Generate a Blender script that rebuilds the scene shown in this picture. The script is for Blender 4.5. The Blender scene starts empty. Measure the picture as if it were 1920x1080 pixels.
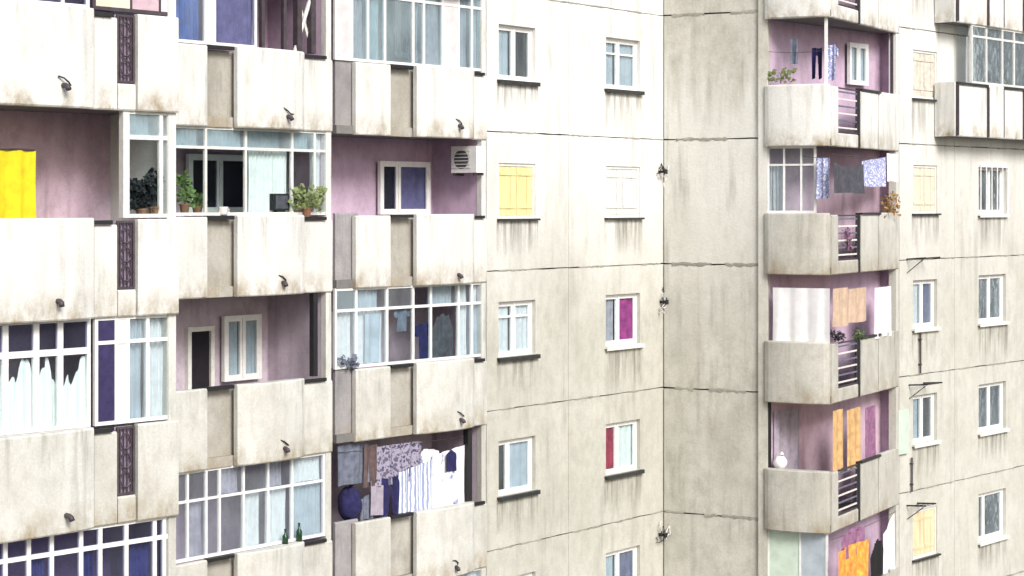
import bpy, math, random
from math import sin, cos, pi, radians
random.seed(7)
scene = bpy.context.scene
COL = scene.collection

# ------------------------------------------------------------------ camera, sky, sun, exposure
CZ = 16.0                     # eye height above the ground
FPX, HY = 3600.0, 385.0       # focal length and horizon line in photograph pixels (1920 wide)
H = 2.75                      # storey height
cam = bpy.data.cameras.new("camera"); cam.sensor_width = 36.0
cam.lens = FPX / 1920.0 * 36.0
cam.shift_y = -(540.0 - HY) / 1920.0
cam.clip_end = 3000.0
camo = bpy.data.objects.new("camera", cam); COL.objects.link(camo)
camo.location = (0, 0, CZ); camo.rotation_euler = (radians(90), 0, 0)
scene.camera = camo

SUN_EL, SUN_AZ = radians(36), radians(150)      # azimuth clockwise from +Y (behind the viewer, to the right)
world = bpy.data.worlds.new("World"); scene.world = world
world.use_nodes = True
wn, wl = world.node_tree.nodes, world.node_tree.links
sky = wn.new("ShaderNodeTexSky"); sky.sky_type = 'NISHITA'; sky.sun_disc = False
sky.sun_elevation = SUN_EL; sky.sun_rotation = SUN_AZ
sky.air_density = 1.0; sky.dust_density = 3.0; sky.ozone_density = 1.0
bg = wn["Background"]; bg.inputs[1].default_value = 0.072
wl.new(sky.outputs[0], bg.inputs[0])

sl = bpy.data.lights.new("sun", 'SUN'); sl.energy = 1.5; sl.angle = radians(22); sl.color = (1.0, 0.985, 0.96)
so = bpy.data.objects.new("sun", sl); COL.objects.link(so)
so.location = (20, -20, 60)
so.rotation_euler = (radians(90) - SUN_EL, 0, pi - SUN_AZ)

scene.render.engine = 'CYCLES'
vs = scene.view_settings
vs.view_transform = 'Standard'; vs.look = 'None'; vs.gamma = 1.0; vs.use_curve_mapping = False
vs.exposure = 1.22

# ------------------------------------------------------------------ materials
def _mat(name):
    m = bpy.data.materials.new(name); m.use_nodes = True
    nt = m.node_tree
    return m, nt, nt.nodes, nt.links, nt.nodes["Principled BSDF"]

def ramp(n, stops):
    r = n.new("ShaderNodeValToRGB")
    e = r.color_ramp.elements
    while len(e) < len(stops): e.new(0.5)
    for el, (p, c) in zip(e, stops):
        el.position = p; el.color = (c, c, c, 1) if not isinstance(c, tuple) else (*c, 1)
    return r

def mixc(n, l, fac, a, b, mode='MIX'):
    x = n.new("ShaderNodeMix"); x.data_type = 'RGBA'; x.blend_type = mode
    for s, v in ((0, fac), (6, a), (7, b)):
        if isinstance(v, (int, float)): x.inputs[s].default_value = v
        elif isinstance(v, tuple): x.inputs[s].default_value = (*v, 1)
        else: l.new(v, x.inputs[s])
    return x.outputs[2]

def noise(n, l, vec, scale, detail=4, rough=0.55, msc=(1, 1, 1), loc=(0, 0, 0)):
    mp = n.new("ShaderNodeMapping"); mp.inputs['Scale'].default_value = msc; mp.inputs['Location'].default_value = loc
    l.new(vec, mp.inputs[0])
    t = n.new("ShaderNodeTexNoise"); t.inputs['Scale'].default_value = scale
    t.inputs['Detail'].default_value = detail; t.inputs['Roughness'].default_value = rough
    l.new(mp.outputs[0], t.inputs['Vector'])
    return t.outputs[0]

def concrete(name, base, dirt, toplight_wash=None, streak=0.5, patch=0.5, rust=0.25, seed=0.0, bump=0.35, edge=0.0):
    """weathered painted concrete: broad blotches, rain streaks, rusty runs, fine grit"""
    m, nt, n, l, b = _mat(name)
    g = n.new("ShaderNodeNewGeometry"); pos = g.outputs['Position']
    off = (seed, seed * 1.7, seed * 0.3)
    blot = noise(n, l, pos, 0.9, 5, 0.6, (1, 1, 0.7), off)
    c = mixc(n, l, ramp_out(n, l, blot, ((0.36, 0.0), (0.68, patch))), base, dirt)
    b2 = noise(n, l, pos, 3.6, 6, 0.68, (1, 1, 0.8), (seed + 6, 1, 3))
    c = mixc(n, l, ramp_out(n, l, b2, ((0.44, 0.0), (0.72, patch * 0.8))), c, tuple(v * 0.8 for v in dirt))
    if toplight_wash:                                      # paler upward: brighter upper light painted in, plus whitewash on the face wall
        col, z0, z1 = toplight_wash[:3]
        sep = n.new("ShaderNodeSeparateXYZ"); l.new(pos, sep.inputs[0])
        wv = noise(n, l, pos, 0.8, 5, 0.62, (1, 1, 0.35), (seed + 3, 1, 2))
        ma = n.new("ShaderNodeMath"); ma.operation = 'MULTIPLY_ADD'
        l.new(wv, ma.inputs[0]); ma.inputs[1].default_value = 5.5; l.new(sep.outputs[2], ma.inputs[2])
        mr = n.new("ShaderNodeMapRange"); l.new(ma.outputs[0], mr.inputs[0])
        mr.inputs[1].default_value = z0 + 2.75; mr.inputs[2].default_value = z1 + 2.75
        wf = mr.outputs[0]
        if len(toplight_wash) > 3:                         # ragged upper edge of the painted patch
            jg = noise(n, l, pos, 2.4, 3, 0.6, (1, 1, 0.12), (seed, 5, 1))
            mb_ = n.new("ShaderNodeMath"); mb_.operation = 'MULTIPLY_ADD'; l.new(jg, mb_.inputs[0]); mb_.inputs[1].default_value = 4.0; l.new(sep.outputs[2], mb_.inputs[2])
            m2 = n.new("ShaderNodeMapRange"); l.new(mb_.outputs[0], m2.inputs[0]); m2.inputs[1].default_value = toplight_wash[3] + 2.6; m2.inputs[2].default_value = toplight_wash[3] + 1.5
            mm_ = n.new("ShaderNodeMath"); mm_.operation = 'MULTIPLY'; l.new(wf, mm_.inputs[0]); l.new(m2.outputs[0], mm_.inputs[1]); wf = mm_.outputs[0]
        wo_ = n.new("ShaderNodeMath"); wo_.operation = 'MULTIPLY'; l.new(wf, wo_.inputs[0])      # thinned in places
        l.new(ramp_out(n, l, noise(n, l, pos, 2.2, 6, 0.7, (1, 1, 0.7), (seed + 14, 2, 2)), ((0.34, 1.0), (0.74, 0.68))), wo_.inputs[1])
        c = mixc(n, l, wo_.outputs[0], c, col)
    st = noise(n, l, pos, 5.0, 4, 0.6, (1, 1, 0.09), (seed, 4, 0))
    sm = n.new("ShaderNodeMath"); sm.operation = 'MULTIPLY'            # streaks come in patches, not everywhere
    l.new(ramp_out(n, l, st, ((0.5, 0.0), (0.74, streak * 1.4))), sm.inputs[0])
    l.new(ramp_out(n, l, noise(n, l, pos, 1.1, 4, 0.6, (1, 1, 0.6), (seed + 20, 3, 8)), ((0.40, 0.0), (0.62, 1.0))), sm.inputs[1])
    c = mixc(n, l, sm.outputs[0], c, tuple(v * 0.62 for v in dirt))
    ru = noise(n, l, pos, 2.2, 4, 0.65, (1, 1, 0.22), (seed + 9, 2, 5))
    c = mixc(n, l, ramp_out(n, l, ru, ((0.6, 0.0), (0.8, rust))), c, (0.30, 0.22, 0.13))
    if edge:                                      # drips from the coping and grime along the foot of a parapet
        tc = n.new("ShaderNodeTexCoord"); sp = n.new("ShaderNodeSeparateXYZ"); l.new(tc.outputs['Object'], sp.inputs[0])
        dr = noise(n, l, pos, 6.0, 5, 0.7, (1, 1, 0.08), (seed + 2, 0, 1))
        d0 = ramp_out(n, l, dr, ((0.52, 0.0), (0.72, 1.0)))
        dmm = n.new("ShaderNodeMath"); dmm.operation = 'MULTIPLY'; l.new(d0, dmm.inputs[0])
        l.new(ramp_out(n, l, noise(n, l, pos, 1.7, 3, 0.6, (1, 1, 0.4), (seed + 31, 3, 8)), ((0.42, 0.0), (0.6, 1.0))), dmm.inputs[1]); dm = dmm.outputs[0]
        for lo, hi, amt, col in ((0.55, 1.32, edge, tuple(v * .55 for v in dirt)), (0.42, 0.02, edge * 1.2, (0.33, 0.27, 0.18))):
            mr = n.new("ShaderNodeMapRange"); l.new(sp.outputs[2], mr.inputs[0]); mr.inputs[1].default_value = lo; mr.inputs[2].default_value = hi
            mm = n.new("ShaderNodeMath"); mm.operation = 'MULTIPLY'; l.new(mr.outputs[0], mm.inputs[0])
            l.new(dm if lo > .5 else ramp_out(n, l, noise(n, l, pos, 3.0, 5, 0.7, (1, 1, .6), (seed, 7, 3)), ((0.42, 0.0), (0.7, 1.0))), mm.inputs[1])
            m3 = n.new("ShaderNodeMath"); m3.operation = 'MULTIPLY'; l.new(mm.outputs[0], m3.inputs[0]); m3.inputs[1].default_value = amt
            c = mixc(n, l, m3.outputs[0], c, col)
    gr = noise(n, l, pos, 34, 3, 0.7)
    c = mixc(n, l, 0.25, c, ramp_col(n, l, gr, ((0.3, 0.35), (0.7, 1.0))), 'MULTIPLY')
    l.new(c, b.inputs['Base Color']); b.inputs['Roughness'].default_value = 0.92
    bp = n.new("ShaderNodeBump"); bp.inputs['Strength'].default_value = bump; bp.inputs['Distance'].default_value = 0.02
    g2 = noise(n, l, pos, 14, 6, 0.65); l.new(g2, bp.inputs['Height'])
    l.new(bp.outputs[0], b.inputs['Normal'])
    return m

def ramp_out(n, l, v, stops):
    r = ramp(n, stops); l.new(v, r.inputs[0])
    return r.outputs[0]
ramp_col = ramp_out

def plain(name, col, rough=0.6, var=0.25, scale=9.0, metal=0.0, col2=None, msc=(1, 1, 1), trans=0.0):
    m, nt, n, l, b = _mat(name)
    g = n.new("ShaderNodeNewGeometry")
    v = noise(n, l, g.outputs['Position'], scale, 4, 0.6, msc)
    dk = col2 or tuple(c * (1 - var * 1.6) for c in col)
    c = mixc(n, l, ramp_out(n, l, v, ((0.35, 0.0), (0.7, 1.0))), col, dk)
    l.new(c, b.inputs['Base Color']); b.inputs['Roughness'].default_value = rough; b.inputs['Metallic'].default_value = metal
    if trans:                                       # thin cloth lets some light through
        tr = n.new("ShaderNodeBsdfTranslucent"); l.new(c, tr.inputs[0])
        mx = n.new("ShaderNodeMixShader"); mx.inputs[0].default_value = trans
        l.new(b.outputs[0], mx.inputs[1]); l.new(tr.outputs[0], mx.inputs[2])
        l.new(mx.outputs[0], n["Material Output"].inputs[0])
    return m

def stripes(name, ca, cb, freq, axis=0, rough=0.9):
    m, nt, n, l, b = _mat(name)
    tc = n.new("ShaderNodeTexCoord")
    sep = n.new("ShaderNodeSeparateXYZ"); l.new(tc.outputs['Object'], sep.inputs[0])
    nz = noise(n, l, tc.outputs['Object'], 6, 3)
    ad = n.new("ShaderNodeMath"); ad.operation = 'MULTIPLY_ADD'; l.new(nz, ad.inputs[0]); ad.inputs[1].default_value = 0.06
    l.new(sep.outputs[axis], ad.inputs[2])
    mu = n.new("ShaderNodeMath"); mu.operation = 'MULTIPLY'; l.new(ad.outputs[0], mu.inputs[0]); mu.inputs[1].default_value = freq
    si = n.new("ShaderNodeMath"); si.operation = 'SINE'; l.new(mu.outputs[0], si.inputs[0])
    mr = n.new("ShaderNodeMapRange"); l.new(si.outputs[0], mr.inputs[0]); mr.inputs[1].default_value = -0.25; mr.inputs[2].default_value = 0.25
    c = mixc(n, l, mr.outputs[0], ca, cb)
    l.new(c, b.inputs['Base Color']); b.inputs['Roughness'].default_value = rough
    return m

def blotches(name, cols, scale=5.0, rough=0.9):
    m, nt, n, l, b = _mat(name)
    tc = n.new("ShaderNodeTexCoord")
    v = noise(n, l, tc.outputs['Object'], scale, 3, 0.6)
    r = ramp(n, [(0.3 + 0.4 * i / (len(cols) - 1), c) for i, c in enumerate(cols)])
    r.color_ramp.interpolation = 'CONSTANT' if len(cols) > 3 else 'EASE'
    l.new(v, r.inputs[0]); l.new(r.outputs[0], b.inputs['Base Color']); b.inputs['Roughness'].default_value = rough
    return m

def glass(name, tint, refl=0.25, film=0.0, filmcol=(0.7, 0.75, 0.75)):
    m, nt, n, l, b = _mat(name)
    n.remove(b)
    tr = n.new("ShaderNodeBsdfTransparent"); tr.inputs[0].default_value = (*tint, 1)
    gl = n.new("ShaderNodeBsdfGlossy"); gl.inputs['Roughness'].default_value = 0.04
    lw = n.new("ShaderNodeLayerWeight"); lw.inputs[0].default_value = refl
    g = n.new("ShaderNodeNewGeometry")
    bp = n.new("ShaderNodeBump"); bp.inputs['Strength'].default_value = 0.04; bp.inputs['Distance'].default_value = 0.072
    l.new(noise(n, l, g.outputs['Position'], 2.5, 2), bp.inputs['Height']); l.new(bp.outputs[0], gl.inputs['Normal'])
    mx = n.new("ShaderNodeMixShader"); l.new(lw.outputs['Fresnel'], mx.inputs[0])
    l.new(tr.outputs[0], mx.inputs[1]); l.new(gl.outputs[0], mx.inputs[2])
    out = mx.outputs[0]
    if film:                                        # dust on the pane
        df = n.new("ShaderNodeBsdfDiffuse"); df.inputs[0].default_value = (*filmcol, 1)
        m2 = n.new("ShaderNodeMixShader")
        rr = ramp_out(n, l, noise(n, l, g.outputs['Position'], 3.0, 4, 0.6, (1, 1, 0.3)), ((0.3, film * 0.5), (0.75, film * 1.4)))
        l.new(rr, m2.inputs[0]); l.new(out, m2.inputs[1]); l.new(df.outputs[0], m2.inputs[2]); out = m2.outputs[0]
    l.new(out, n["Material Output"].inputs[0])
    return m

def drip(name):
    m, nt, n, l, b = _mat(name)
    g = n.new("ShaderNodeNewGeometry"); tc = n.new("ShaderNodeTexCoord"); sp = n.new("ShaderNodeSeparateXYZ"); l.new(tc.outputs['Generated'], sp.inputs[0])
    v = ramp_out(n, l, noise(n, l, g.outputs['Position'], 7.0, 4, 0.65, (1, 1, 0.07), (3, 3, 0)), ((0.42, 0.0), (0.72, 0.9)))
    e = ramp_out(n, l, sp.outputs[2], ((0.0, 0.0), (0.9, 0.75)))
    q = n.new("ShaderNodeMath"); q.operation = 'MULTIPLY'; l.new(v, q.inputs[0]); l.new(e, q.inputs[1])
    b.inputs['Base Color'].default_value = (0.20, 0.18, 0.145, 1); b.inputs['Roughness'].default_value = 0.95
    l.new(q.outputs[0], b.inputs['Alpha'])
    return m
TOP_LIGHT = (0.79, 0.79, 0.76)  # pale tone blended in higher up, painting in the brighter upper light
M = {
 'wall_mid': concrete('wall_mid', (0.56, 0.555, 0.495), (0.44, 0.432, 0.37), (TOP_LIGHT, CZ - 2.6, CZ + 1.0), 0.45, 0.7, 0.25, 1.0),
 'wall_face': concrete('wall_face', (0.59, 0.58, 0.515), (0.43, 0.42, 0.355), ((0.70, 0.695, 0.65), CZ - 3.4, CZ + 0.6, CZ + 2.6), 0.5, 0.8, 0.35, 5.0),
 'wall_right': concrete('wall_right', (0.60, 0.595, 0.535), (0.48, 0.47, 0.405), (TOP_LIGHT, CZ - 2.5, CZ + 3.0), 0.4, 0.6, 0.25, 8.0),
 'parapet': concrete('parapet', (0.66, 0.66, 0.62), (0.48, 0.475, 0.42), ((0.735, 0.735, 0.705), CZ - 3.5, CZ - 0.5), 0.42, 0.6, 0.38, 2.0, edge=1.0),  # upper rows paler as well, the stronger light put into the colour
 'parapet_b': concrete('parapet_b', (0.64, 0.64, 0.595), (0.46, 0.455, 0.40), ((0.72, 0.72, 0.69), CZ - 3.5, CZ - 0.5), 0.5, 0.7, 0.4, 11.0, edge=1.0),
 'parapet_slot': concrete('parapet_slot', (0.48, 0.465, 0.42), (0.33, 0.31, 0.265), None, 0.6, 0.8, 0.55, 3.0, edge=1.0),
 'parapet_grey': concrete('parapet_grey', (0.38, 0.37, 0.37), (0.25, 0.24, 0.25), None, 0.7, 0.8, 0.2, 4.0, edge=1.0),
 'parapet_right': concrete('parapet_right', (0.56, 0.55, 0.495), (0.42, 0.405, 0.35), (TOP_LIGHT, CZ - 0.8, CZ + 1.8), 0.5, 0.7, 0.3, 6.0, edge=1.0),
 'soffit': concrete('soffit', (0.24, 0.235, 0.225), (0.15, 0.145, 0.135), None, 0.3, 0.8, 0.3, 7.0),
 'core': plain('core', (0.17, 0.16, 0.14), 0.95),
 'lilac': concrete('lilac', (0.62, 0.47, 0.61), (0.46, 0.34, 0.46), None, 0.4, 0.8, 0.2, 12.0, 0.2),
 'lilac_pink': concrete('lilac_pink', (0.66, 0.50, 0.60), (0.48, 0.35, 0.43), None, 0.5, 0.9, 0.3, 18.0, 0.25),
 'lilac_pale': concrete('lilac_pale', (0.62, 0.53, 0.62), (0.45, 0.38, 0.45), None, 0.5, 0.9, 0.3, 21.0, 0.25),
 'lilac_deep': concrete('lilac_deep', (0.44, 0.34, 0.47), (0.32, 0.24, 0.36), None, 0.35, 0.7, 0.1, 13.0, 0.2),
 'roof': plain('roof', (0.08, 0.08, 0.085), 0.9),
 'white': plain('white', (0.80, 0.80, 0.79), 0.45, 0.08),
 'white_old': plain('white_old', (0.74, 0.74, 0.70), 0.6, 0.14),
 'cream': plain('cream', (0.72, 0.66, 0.52), 0.7, 0.12),
 'tin': plain('tin', (0.055, 0.055, 0.055), 0.5, 0.3, metal=0.3),
 'black': plain('black', (0.015, 0.014, 0.016), 0.6),
 'steel': plain('steel', (0.07, 0.055, 0.065), 0.55, 0.3),
 'rod': plain('rod', (0.12, 0.08, 0.08), 0.5, 0.3),
 'navy': plain('navy', (0.035, 0.025, 0.10), 0.6, 0.3),
 'blue': plain('blue', (0.03, 0.09, 0.36), 0.5, 0.3, 5.0),
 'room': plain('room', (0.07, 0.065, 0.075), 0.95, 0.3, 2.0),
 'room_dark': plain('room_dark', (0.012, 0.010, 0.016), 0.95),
 'curtain': plain('curtain', (0.82, 0.83, 0.83), 0.9, 0.10, 8.0, trans=0.2),
 'curtain_teal': plain('curtain_teal', (0.60, 0.68, 0.74), 0.9, 0.16, 3.0, trans=0.3),
 'curtain_grey': plain('curtain_grey', (0.52, 0.47, 0.56), 0.9, 0.2, 6.0, trans=0.3),
 'curtain_blue': plain('curtain_blue', (0.13, 0.14, 0.30), 0.9, 0.35, 4.0, trans=0.2),
 'magenta': plain('magenta', (0.40, 0.05, 0.26), 0.85, 0.35, 5.0, trans=0.1),
 'pinkc': plain('pinkc', (0.42, 0.05, 0.10), 0.85, 0.4, 5.0, trans=0.1),
 'orange': plain('orange', (0.80, 0.50, 0.22), 0.9, 0.25, 6.0, trans=0.2),
 'peach': plain('peach', (0.78, 0.58, 0.42), 0.9, 0.15, 6.0, trans=0.3),
 'yellow': plain('yellow', (0.84, 0.68, 0.015), 0.85, 0.14, 7.0, trans=0.15),
 'shutter': plain('shutter', (0.80, 0.70, 0.34), 0.7, 0.15, 8.0, msc=(1, 1, 0.2)),
 'shutter_peach': plain('shutter_peach', (0.80, 0.63, 0.40), 0.7, 0.15, 8.0, msc=(1, 1, 0.2)),
 'pale_panel': plain('pale_panel', (0.66, 0.62, 0.63), 0.8, 0.12, 5.0),
 'pink_panel': plain('pink_panel', (0.60, 0.44, 0.50), 0.8, 0.2, 5.0),
 'mint': plain('mint', (0.55, 0.66, 0.56), 0.7, 0.12, 4.0),
 'ply': plain('ply', (0.68, 0.63, 0.54), 0.8, 0.2, 7.0),
 'fr_teal': plain('fr_teal', (0.30, 0.42, 0.42), 0.4, 0.4, 3.0),
 'c_white': plain('c_white', (0.84, 0.84, 0.85), 0.95, 0.06, 6.0, trans=0.15),
 'c_grey': plain('c_grey', (0.08, 0.08, 0.10), 0.95, 0.3),
 'c_slate': plain('c_slate', (0.16, 0.18, 0.24), 0.95, 0.3),
 'c_red': plain('c_red', (0.42, 0.025, 0.035), 0.95, 0.4, 6.0),
 'c_navy': plain('c_navy', (0.02, 0.018, 0.10), 0.95, 0.4),
 'c_purple': plain('c_purple', (0.16, 0.03, 0.17), 0.95, 0.4),
 'c_black': plain('c_black', (0.01, 0.01, 0.01), 0.95),
 'c_stripe': stripes('c_stripe', (0.72, 0.75, 0.80), (0.24, 0.28, 0.45), 74),
 'c_floral': blotches('c_floral', [(0.7, 0.7, 0.78), (0.25, 0.28, 0.5), (0.6, 0.6, 0.72), (0.12, 0.12, 0.3)], 14),
 'c_floral2': blotches('c_floral2', [(0.10, 0.09, 0.14), (0.30, 0.28, 0.36), (0.06, 0.05, 0.12), (0.42, 0.36, 0.42)], 9),
 'c_ochre': blotches('c_ochre', [(0.42, 0.24, 0.07), (0.25, 0.14, 0.05), (0.46, 0.34, 0.14)], 9),
 'c_print': blotches('c_print', [(0.78, 0.79, 0.80), (0.78, 0.79, 0.80), (0.03, 0.07, 0.30)], 3.2),
 'c_fire': blotches('c_fire', [(0.62, 0.16, 0.05), (0.76, 0.30, 0.05), (0.80, 0.50, 0.08)], 6.0),
 'c_violet': plain('c_violet', (0.36, 0.17, 0.30), 0.95, 0.35, 6.0, trans=0.1),
 'c_orange': blotches('c_orange', [(0.70, 0.24, 0.05), (0.55, 0.12, 0.04), (0.78, 0.38, 0.10)], 9),
 'leaf': plain('leaf', (0.14, 0.22, 0.06), 0.6, 0.35, 20.0, trans=0.2),
 'leaf_pale': plain('leaf_pale', (0.26, 0.33, 0.13), 0.6, 0.3, 20.0, trans=0.2),
 'leaf_dark': plain('leaf_dark', (0.012, 0.014, 0.018), 0.6, 0.3, 20.0),
 'pot': plain('pot', (0.28, 0.14, 0.08), 0.8),
 'bottle': plain('bottle', (0.01, 0.05, 0.02), 0.2),
 'glass': glass('glass', (0.92, 0.96, 0.98), 0.11, 0.07, (0.70, 0.76, 0.80)),
 'glass_clear': glass('glass_clear', (0.93, 0.98, 0.98), 0.08),
 'glass_dusty': glass('glass_dusty', (0.86, 0.93, 0.95), 0.13, 0.22, (0.52, 0.62, 0.66)),
 'glass_dark': glass('glass_dark', (0.75, 0.78, 0.90), 0.10, 0.03, (0.4, 0.4, 0.5)),
 'drip': drip('drip'),
 'mortar': concrete('mortar', (0.40, 0.39, 0.34), (0.27, 0.26, 0.22), None, 0.5, 0.9, 0.3, 15.0, 0.8),
 'ground': plain('ground', (0.16, 0.155, 0.14), 0.95, 0.3, 0.4),
}

# ------------------------------------------------------------------ mesh helpers
class MB:
    def __init__(s): s.v = []; s.f = []
    def quad(s, a, b, c, d):
        i = len(s.v); s.v += [a, b, c, d]; s.f.append((i, i + 1, i + 2, i + 3)); return s
    def box(s, x0, x1, y0, y1, z0, z1):
        i = len(s.v)
        s.v += [(x0, y0, z0), (x1, y0, z0), (x1, y1, z0), (x0, y1, z0), (x0, y0, z1), (x1, y0, z1), (x1, y1, z1), (x0, y1, z1)]
        for f in ((0, 3, 2, 1), (4, 5, 6, 7), (0, 1, 5, 4), (1, 2, 6, 5), (2, 3, 7, 6), (3, 0, 4, 7)):
            s.f.append(tuple(i + k for k in f))
        return s
    def ring(s, x0, x1, z0, z1, w, y0, y1):
        s.box(x0, x0 + w, y0, y1, z0, z1); s.box(x1 - w, x1, y0, y1, z0, z1)
        s.box(x0 + w, x1 - w, y0, y1, z0, z0 + w); s.box(x0 + w, x1 - w, y0, y1, z1 - w, z1); return s
    def tube(s, pts, r, n=6):
        rings = []
        for k, p in enumerate(pts):
            a = pts[max(k - 1, 0)]; b = pts[min(k + 1, len(pts) - 1)]
            d = [b[j] - a[j] for j in range(3)]; L = math.sqrt(sum(c * c for c in d)) or 1; d = [c / L for c in d]
            up = (0, 0, 1) if abs(d[2]) < 0.9 else (1, 0, 0)
            e = (d[1] * up[2] - d[2] * up[1], d[2] * up[0] - d[0] * up[2], d[0] * up[1] - d[1] * up[0])
            L = math.sqrt(sum(c * c for c in e)); e = [c / L for c in e]
            q = (d[1] * e[2] - d[2] * e[1], d[2] * e[0] - d[0] * e[2], d[0] * e[1] - d[1] * e[0])
            rr = r[k] if isinstance(r, (list, tuple)) else r
            i = len(s.v)
            for t in range(n):
                a_ = 2 * pi * t / n
                s.v.append(tuple(p[j] + rr * (cos(a_) * e[j] + sin(a_) * q[j]) for j in range(3)))
            rings.append(i)
        for a, b in zip(rings, rings[1:]):
            for t in range(n): s.f.append((a + t, a + (t + 1) % n, b + (t + 1) % n, b + t))
        s.f.append(tuple(rings[0] + t for t in reversed(range(n)))); s.f.append(tuple(rings[-1] + t for t in range(n)))
        return s
    def prism(s, poly, z0, z1):
        n = len(poly); i = len(s.v)
        s.v += [(x, y, z0) for x, y in poly] + [(x, y, z1) for x, y in poly]
        s.f.append(tuple(i + k for k in reversed(range(n)))); s.f.append(tuple(i + n + k for k in range(n)))
        for k in range(n): s.f.append((i + k, i + (k + 1) % n, i + n + (k + 1) % n, i + n + k))
        return s
    def mesh(s, name, mat, smooth=False):
        me = bpy.data.meshes.new(name); me.from_pydata(s.v, [], s.f); me.update()
        me.materials.append(M[mat])
        if smooth: me.polygons.foreach_set('use_smooth', [True] * len(me.polygons))
        return me

def link(name, me, parent=None, loc=(0, 0, 0), rz=0.0):
    o = bpy.data.objects.new(name, me); COL.objects.link(o)
    o.parent = parent; o.location = loc; o.rotation_euler = (0, 0, rz)
    return o
def sub(name, mb, mat, parent, smooth=False):                 # a piece in its parent's own frame
    return link(name, mb.mesh(name, mat, smooth), parent)
def tag(o, label, cat, group=None, kind=None):
    o['label'] = label; o['category'] = cat
    if group: o['group'] = group
    return o

# ------------------------------------------------------------------ plan of the facade
class Fr:
    """a vertical facade plane: u runs along it, d stands out towards the viewer, z is height"""
    def __init__(s, ax, ay, bx, by):
        s.o = (ax, ay); L = math.hypot(bx - ax, by - ay); s.L = L
        s.t = ((bx - ax) / L, (by - ay) / L); s.n = (s.t[1], -s.t[0]); s.rz = math.atan2(s.t[1], s.t[0])
    def u(s, px, d=0.0):
        k = (px - 960.0) / FPX; ox = s.o[0] + d * s.n[0]; oy = s.o[1] + d * s.n[1]
        return (k * oy - ox) / (s.t[0] - k * s.t[1])
    def w(s, u, d=0.0, z=0.0):
        return (s.o[0] + u * s.t[0] + d * s.n[0], s.o[1] + u * s.t[1] + d * s.n[1], z)
    def z(s, px, py, d=0.0):
        y = s.w(s.u(px, d), d)[1]
        return CZ + (HY - py) * y / FPX
    def rect(s, x0, y0, x1, y1, d=0.0):
        xm = (x0 + x1) / 2
        return s.u(x0, d), s.u(x1, d), s.z(xm, y1, d), s.z(xm, y0, d)      # u0,u1,z0,z1
def P(px, sp): return ((px - 960.0) * H / sp, FPX * H / sp)
def zk(k): return CZ - k * H                                               # k storeys below the eye

B1 = Fr(*P(0, 408), *P(330, 377)); B2 = Fr(*P(345, 325), *P(620, 300)); B3 = Fr(*P(640, 290), *P(908, 267))
MW = Fr(*P(970, 257.7), *P(1170, 239)); FC = Fr(*P(1245, 232.3), *P(1432, 238.3))
S1 = Fr(*P(1436, 238.6), *P(1558, 242)); S2 = Fr(*P(1558, 242), *P(1684, 220.5)); RW = Fr(*P(1735, 214.5), *P(1860, 203))
SB = Fr(S1.o[0], S1.o[1], S1.o[0] + RW.t[0], S1.o[1] + RW.t[1])            # back wall of the corner loggias
NS = range(-4, 6)                                                          # storeys from roof to ground
SLAB, TOP, JOINT = 0.54, 0.06, 0.47
ROOF = zk(-4 + JOINT)

# ------------------------------------------------------------------ ground and building
g = MB().quad((-900, -900, 0), (900, -900, 0), (900, 900, 0), (-900, 900, 0))
go = link('ground', g.mesh('ground', 'ground')); go['kind'] = 'structure'

BL = (0.0, 38.0, 0.0)
BLD = link('apartment_building', None, None, BL)
tag(BLD, 'stained pale concrete apartment block with stacked curved balconies and angled walls', 'apartment building')
def part(name, mb, mat, fr=None, u=0.0, d=0.0, z=0.0, smooth=False, me=None):
    w = fr.w(u, d, z) if fr else (0, 0, z)
    if not fr: w = (BL[0], BL[1], z)
    me = me or mb.mesh(name, mat, smooth)
    return link(name, me, BLD, (w[0] - BL[0], w[1] - BL[1], w[2] - BL[2]), fr.rz if fr else 0.0)

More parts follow.
